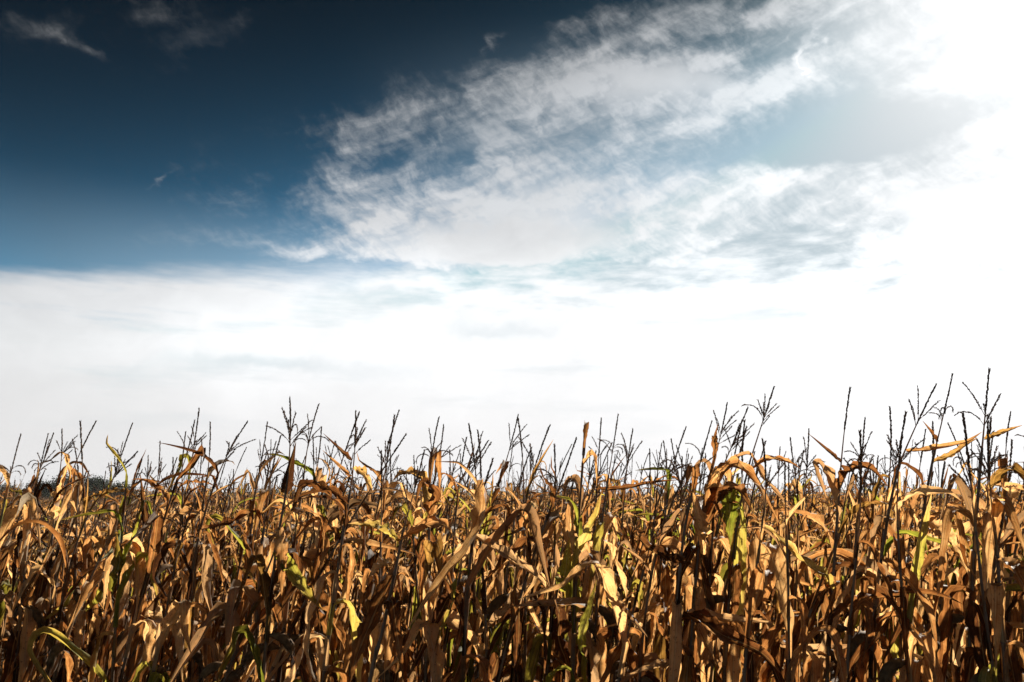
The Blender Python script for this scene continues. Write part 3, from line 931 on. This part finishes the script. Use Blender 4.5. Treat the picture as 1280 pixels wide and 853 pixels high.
         leaves=[([(1166, 578, 0), (1188, 570, -.03), (1208, 556, -.06), (1222, 548, -.06)], .045, 'dry', dict(curl=1.0)), ([(1171, 553, 0), (1163, 540, .02), (1153, 526, .04)], .03, 'dry', dict(curl=1.4)),
                 ([(1156, 650, 0), (1175, 668, -.1), (1196, 690, -.15), (1212, 722, -.2)], .11, 'straw', dict(curl=.5))]),
    dict(pts=[(1211, 853), (1213, 780), (1221, 640)], tip=(1237, 457), d=3.9, tas='bushy', label='tallest maize plant of all with a black ear hanging on its stem', ref='tallest plant', bare=.12, thick=1.2, ears=[.66],
         leaves=[([(1231, 550, 0), (1252, 542, -.05), (1278, 532, -.1)], .05, 'dry', dict(curl=1.0)), ([(1218, 690, 0), (1216, 655, -.1), (1188, 640, -.2), (1178, 690, -.3), (1172, 745, -.3)], .07, 'straw', dict(curl=.7)),
                 ([(1219, 655, 0), (1240, 645, -.1), (1236, 690, -.15), (1232, 760, -.2), (1236, 830, -.2)], .10, 'straw', dict(curl=.5))]),
    dict(pts=[(1258, 853), (1247, 700), (1239, 620)], tip=(1226, 524), d=3.45, tas='drooping', label='nearly black maize stalk leaning against the wind with a drooping seed head', ref='stalk against the wind', thick=1.2, bare=.08,
         leaves=[([(1245, 640, 0), (1262, 625, -.1), (1280, 612, -.15), (1300, 640, -.2)], .10, 'straw', dict(curl=.6)), ([(1249, 700, 0), (1270, 716, -.15), (1290, 760, -.25)], .09, 'dry', dict(curl=.8)),
                 ([(1241, 610, 0), (1262, 588, -.1), (1282, 600, -.15), (1300, 640, -.2)], .08, 'dry', dict(curl=.8))]),
    dict(pts=[(1262, 853), (1260, 680), (1257, 600)], tip=(1254, 513), d=4.4, tas='single', label='maize plant with a crossed forked tip behind the tallest one', ref='crossed tip'),
]

HERO_BASES, PLANTS = [], []


def hero(h, rng):
    d = h['d']
    pts = [np.array(at(px, py, d)) for px, py in h['pts']]
    tip = np.array(at(*h['tip'], d))
    # carry the stalk down to the soil along its lowest stretch, easing upright
    low, nxt = pts[0], pts[1]
    sl = (nxt - low) / (nxt[2] - low[2])
    foot = low - sl * low[2] * 0.75
    foot[2] = 0.0
    S = spline([foot] + pts + [tip], 160)
    cum = np.concatenate([[0], np.cumsum(np.linalg.norm(np.diff(S, axis=0), axis=1))])
    if h['tas']:
        S = S[cum < cum[-1] - rng.uniform(0.36, 0.44)]
    cum = np.concatenate([[0], np.cumsum(np.linalg.norm(np.diff(S, axis=0), axis=1))])
    P = lambda q: np.array([np.interp(q * cum[-1], cum, S[:, k]) for k in range(3)])
    tr = [([np.array(at(x, y, d + o)) for x, y, o in ps], w, tone, kw) for ps, w, tone, kw in h.get('leaves', ())]
    assert len(h['label'].split()) <= 16, h['label']
    root, facts = maize(P, cum[-1], rng, h.get('g', 0.0), h['tas'], tuple(tip), h.get('ears'), True, tr, h.get('bare', 0.0), thick=h.get('thick', 1.0),
                        lowest=0.5) if not h.get('leafless') else maize(P, cum[-1], rng, 0, h['tas'], tuple(tip), [], True, tr, 0.36, thick=h['thick'])
    tag(root, h['label'], 'maize plant', 'ripe maize plants in the field')
    HERO_BASES.append((foot, h['ref']))


for h in HEROES:
    hero(h, np.random.default_rng(int(h['tip'][0] * 7 + h['tip'][1])))

# ------------------------------------------------------------------ the rows of the field
rr = np.random.default_rng(77)
ROW_DIR = unit(np.array((1.0, -0.26)))
ROW_NRM = np.array((-ROW_DIR[1], ROW_DIR[0]))
spots = []
for r in range(0, 150):
    step = 0.205 if r < 40 else 0.36
    o = np.array((0, front(0))) + ROW_NRM * (r * 0.70)
    far = 12 + r * 0.9
    for s in np.arange(-far, far, step):
        p = o + ROW_DIR * (s + rr.normal(0, 0.045)) + ROW_NRM * rr.normal(0, 0.07)
        if p[1] < 1.0 or abs(p[0]) > 0.92 * p[1] + 2.0 or rr.random() < 0.06:
            continue
        if r > 60 and rr.random() < 0.3:
            continue
        spots.append(p)
spots = np.array(spots)
hb = np.array([b[0][:2] for b in HERO_BASES])
dmin = np.min(np.linalg.norm(spots[:, None, :] - hb[None], axis=2), axis=1)
spots = spots[dmin > 0.11]
dist = np.hypot(spots[:, 0], spots[:, 1])
inside = np.abs(spots[:, 0]) < 0.645 * spots[:, 1] + 0.12
order = np.argsort(np.where(inside, dist, 1e9))
N_SINGLE = 300 - len(HEROES)
single = set(order[:N_SINGLE].tolist())
print('nearest singles out to', dist[order[N_SINGLE - 1]])

ORD = 'first second third fourth fifth sixth seventh eighth ninth tenth eleventh twelfth thirteenth fourteenth fifteenth sixteenth seventeenth eighteenth nineteenth twentieth'.split()
TASSEL_WORDS = {'bushy': 'branching tassel', 'slim': 'narrow tassel', 'drooping': 'drooping tassel', 'single': 'single-spike tassel', None: 'no tassel'}
hero_ang = np.array([math.atan2(b[0][0], b[0][1]) for b in HERO_BASES])
count = {}


CLUMP = (ray(25, 622).x / ray(25, 622).y, ray(158, 622).x / ray(158, 622).y)


def grown(rng, x, y, mean=1.86):
    """fraction -> point of a wind-leaned stalk"""
    H = float(np.clip(rng.normal(mean, 0.16), mean - 0.33, mean + 0.33))
    H = min(H, 1.66 + 0.105 * y) if y > 0 else H
    lx, ly = rng.normal(0.075, 0.045), rng.normal(0.0, 0.04)
    if rng.random() < 0.07:
        lx += rng.choice((-0.2, 0.24))
    bx, by = rng.normal(0.07, 0.08), rng.normal(0, 0.05)
    k, ph = rng.uniform(0, 0.012), rng.uniform(0, 6.28)
    return (lambda q: np.array((x + lx * H * q + bx * q ** 3 + k * math.sin(9 * q + ph), y + ly * H * q + by * q ** 3, H * q))), H


for i in order[:N_SINGLE]:
    x, y = spots[i]
    rng = np.random.default_rng(1000 + int(i))
    P, H = grown(rng, x, y, float(np.interp(y, [4.8, 9], [2.06, 2.00])) - (0.16 if y > 5.8 and CLUMP[0] < x / y < CLUMP[1] else 0))
    ts = pick(rng, ('bushy', 'slim', 'drooping', 'single', None), (.14, .46, .16, .19, .05))
    g = rng.choice((0.0, 0.12, 0.45), p=(.40, .36, .24) if 0.0 < x / y < 0.15 or 0.24 < x / y < 0.33 else (.70, .24, .06))
    root, f = maize(P, H, rng, g, ts, lowest=0.55 if y < 6 else 0.8)
    a = math.atan2(x, y)
    k = int(np.argmin(np.abs(hero_ang - a) + 0.02 * (np.array([b[0][1] for b in HERO_BASES]) > y + 0.3)))
    n = count.get(k, 0)
    count[k] = n + 1
    look = ('half green' if f['green'] > 3 else 'brown and green' if f['green'] else 'pale streaked' if f['pale'] > 1 else 'dry brown')
    place = '%s plant back behind the %s' % (ORD[min(n, 19)], HERO_BASES[k][1])
    assert len(('%s maize, %s, %s' % (look, TASSEL_WORDS[ts], place)).split()) < 16
    tag(root, '%s maize, %s, %s' % (look, TASSEL_WORDS[ts], place), 'maize plant', 'ripe maize plants in the field')

# ---- everything farther off, and the rows outside the picture, as one mass
def stand_shape(rng, lod):
    P, H = grown(rng, 0, 0, (1.95, 1.91, 1.87, 1.85)[lod])
    sh, mi = [], []
    rows, cols, nl = ((10, 5, 11), (7, 3, 10), (5, 3, 7), (4, 2, 5))[lod]

    def put(s, m):
        sh.append(s); mi.append(np.full(len(s[1]), m))
    nodes = np.linspace(0.30 if lod < 2 else 0.45, 0.98, nl)
    seg = (14, 8, 4, 3)[lod]
    put(tube(np.array([P(q) for q in np.linspace(0, 1, seg)]), np.linspace(.0125, .005, seg) * (1, 1, 1.2, 1.6)[lod], (6, 4, 3, 3)[lod], 4.0), 1)
    yaw = rng.uniform(0, 6.28)
    g = rng.choice((0.0, 0.15, 0.4), p=(.7, .2, .1))
    for i, q in enumerate(nodes):
        k = leaf_kind(rng, q)
        L, W = leaf_size(k, rng)
        s = leaf_shape(k, rng, L, W * (1, 1, 1.05, 1.25)[lod], tone_tint(tone_mix(rng, g), rng), rows, cols)
        put(moved(s, frame_at(P, q, yaw + (i % 2) * math.pi + rng.normal(0, .35), rng.uniform(.85, 1.1) * (1.0 if q < .80 else .66))), 0)
    if rng.random() < 0.88:
        nb = int(rng.integers(0, 5)) if lod < 3 else 1
        s = tassel_shape(rng, rng.uniform(.22, .3), rng.uniform(.12, .2), nb, .4, min(lod, 2) if lod else 1)
        put(moved(s, frame_at(P, 1.0, rng.uniform(0, 6.28), rng.uniform(.85, 1.15))), 2)
    v, f, u, t = join(sh)
    return v, f, u, t, np.concatenate(mi)


def mass():
    rng = np.random.default_rng(5)
    lib = {0: [stand_shape(rng, 0) for _ in range(16)], 1: [stand_shape(rng, 1) for _ in range(22)], 2: [stand_shape(rng, 2) for _ in range(22)], 3: [stand_shape(rng, 3) for _ in range(24)]}
    Vs, Fs, Us, Ts, Ms, off = [], [], [], [], [], 0
    for i in range(len(spots)):
        if i in single:
            continue
        x, y = spots[i]
        r = dist[i]
        lod = 0 if r < 8 else 1 if r < 17 else 2 if r < 34 else 3
        v, f, u, t, m = lib[lod][int(rng.integers(len(lib[lod])))]
        if CLUMP[0] < x / max(y, .1) < CLUMP[1] and r > 7:
            v = v * np.array((1, 1, 0.92))
        a = rng.normal(0, 0.5) if rng.random() < 0.7 else rng.uniform(0, 6.28)
        c, s = math.cos(a), math.sin(a)
        k = rng.uniform(0.93, 1.07)
        M = np.array(((c, -s, 0), (s, c, 0), (0, 0, 1))) * k
        Vs.append((v @ M.T + np.array((x, y, 0))).astype(np.float32))
        Fs.append((f + off).astype(np.int32)); Us.append(u.astype(np.float32))
        t2 = t.copy(); t2[:, 0] += rng.normal(0, 0.10)
        Ts.append(t2.astype(np.float32)); Ms.append(m)
        off += len(v)
    sh = (np.concatenate(Vs), np.concatenate(Fs), np.concatenate(Us), np.concatenate(Ts))
    print('mass quads', len(sh[1]))
    o = link('maize_stand', to_mesh('maize_stand', sh, [M_LEAF, M_STALK, M_TASSEL], np.concatenate(Ms)))
    tag(o, 'dense brown maize stand stretching away behind the front plants to the skyline', 'maize crop', kind='stuff')


mass()

# ------------------------------------------------------------------ far hills, trees beyond the field and the air between
def make_far_green(name, c0, c1, scale):
    m, nt, out = new_mat(name)
    pos = nt.nodes.new('ShaderNodeTexCoord').outputs['Object']
    n = noise(nt, pos, scale, 5, 0.6, dims='3D')
    col = ramp(nt, n, [(0.35, c0), (0.65, c1)])
    p = principled(nt, col, 0.85, 0.15)
    nt.links.new(p.outputs[0], out.inputs['Surface'])
    return m


def hills():
    rng = np.random.default_rng(9)
    na, nr = 220, 14
    az = np.linspace(R(-62), R(62), na)
    ridge = (10 + 13 * np.exp(-((np.degrees(az) + 26.5) / 3.2) ** 2) + 9 * np.exp(-((np.degrees(az) + 34) / 4.0) ** 2) + 8 * np.exp(-((np.degrees(az) + 16) / 4.5) ** 2)
             + 9 * np.exp(-((np.degrees(az) + 1) / 6.0) ** 2) + 4 * np.exp(-((np.degrees(az) - 25) / 9.0) ** 2))
    for k in range(5):
        ridge += rng.normal(0, 1.1) * np.sin(az * (25 + 40 * k) + rng.uniform(0, 6))
    ridge += rng.normal(0, 0.5, na)
    rad = np.linspace(1500, 2700, nr)
    prof = np.sin(np.linspace(0, np.pi, nr)) ** 0.8
    X = rad[None, :] * np.sin(az)[:, None]
    Y = rad[None, :] * np.cos(az)[:, None]
    Z = ridge[:, None] * prof[None, :] * (1 + rng.normal(0, 0.04, (na, nr))) - 0.6
    v = np.stack([X, Y, Z], -1).reshape(-1, 3)
    i = np.arange(na - 1)[:, None] * nr + np.arange(nr - 1)[None, :]
    f = np.stack([i, i + nr, i + nr + 1, i + 1], -1).reshape(-1, 4)
    o = link('hills', to_mesh('hills', (v, f, v[:, :2] * 0.01, np.zeros((len(v), 3))), [make_far_green('wooded_slope', (.020, .030, .016), (.060, .070, .030), 0.03)]))
    tag(o, kind='structure')


M_TREE = make_far_green('tree_leaves', (.014, .022, .010), (.045, .055, .022), 1.3)
M_BARK = make_far_green('bark', (.030, .022, .016), (.080, .060, .040), 6)


def tree(px, dist_, height, width, label, seed):
    rng = np.random.default_rng(seed)
    d = ray(px, 622)
    root = link('round_tree', None)
    root.location = (d.x / d.y * dist_, dist_, 0)
    parts = [tube(spline([(0, 0, -0.1), (0.05, 0, height * .25), (0.1, .1, height * .55), (0.0, .1, height * .8)], 9), np.linspace(.22, .05, 9) * height / 6, 8)]
    for k in range(9):
        z0 = height * rng.uniform(.2, .6); th = rng.uniform(0, 6.28); l = width * rng.uniform(.25, .42)
        e = np.array((math.cos(th) * l, math.sin(th) * l, height * rng.uniform(.1, .28)))
        parts.append(tube(spline([(0.05, 0.05, z0), np.array((0.05, 0.05, z0)) + e * .5 + (0, 0, .1), np.array((0, 0, z0)) + e], 6), np.linspace(.08, .02, 6) * height / 6, 5))
    link('trunk', to_mesh('trunk', join(parts), [M_BARK]), root)
    n_cl = 46
    cl = rng.normal(0, 1, (n_cl, 3)); cl = unit(cl) * rng.uniform(0.35, 1.0, (n_cl, 1)) ** 0.6
    cl = cl * np.array((width * .5, width * .5, height * .40)) + np.array((0, 0, height * .56))
    n = 9000
    c = cl[rng.integers(0, n_cl, n)] + rng.normal(0, 1, (n, 3)) * np.array((.11, .11, .075)) * width
    a = unit(rng.normal(0, 1, (n, 3))); b = unit(np.cross(a, rng.normal(0, 1, (n, 3))))
    s = rng.uniform(.10, .22, (n, 1)) * height / 6
    v = np.stack([c - a * s, c - b * s * .6, c + a * s, c + b * s * .6], 1).reshape(-1, 3)
    v[:, 2] = np.maximum(v[:, 2], 0.05)
    f = np.arange(n * 4).reshape(-1, 4)
    link('crown', to_mesh('crown', (v, f, np.zeros((n * 4, 2)), np.zeros((n * 4, 3))), [M_TREE], smooth=False), root)
    tag(root, label, 'tree', 'round trees beyond the field')


hills()
for i, (px, dd, h, w, lab) in enumerate([
        (46, 210, 6.4, 7.0, 'low round dark tree at the outer end of the small clump beyond the field'),
        (82, 190, 7.2, 8.0, 'biggest broad dark tree of the clump beyond the field'),
        (114, 200, 6.9, 7.2, 'dark rounded tree beside the biggest one of the clump beyond the field'),
        (146, 215, 6.0, 7.4, 'dark tree closing the clump on the side facing the hazy hill'),
        (5, 260, 6.0, 8.0, 'small dark tree apart from the clump, beneath the far hill'),
        (716, 250, 5.2, 5.2, 'lone small dark tree showing through leaves above the lime green maize')]):
    tree(px, dd, h, w, lab, 60 + i)


def haze():
    b = bpy.data.meshes.new('haze')
    X0, X1, Y0, Y1, Z0, Z1 = -3000, 3000, -400, 3000, -1.5, 28
    v = [(x, y, z) for x in (X0, X1) for y in (Y0, Y1) for z in (Z0, Z1)]
    b.from_pydata(v, [], [(0, 1, 3, 2), (4, 6, 7, 5), (0, 4, 5, 1), (2, 3, 7, 6), (0, 2, 6, 4), (1, 5, 7, 3)])
    m, nt, out = new_mat('haze')
    p = nt.nodes.new('ShaderNodeVolumePrincipled')
    p.inputs['Color'].default_value = (0.86, 0.91, 0.97, 1)
    p.inputs['Density'].default_value = HAZE
    p.inputs['Anisotropy'].default_value = 0.0
    nt.links.new(p.outputs[0], out.inputs['Volume'])
    b.materials.append(m)
    o = link('haze', b)
    tag(o, 'pale autumn haze lying over the field and hills', 'haze', kind='stuff')


HAZE = 0.00010
haze()
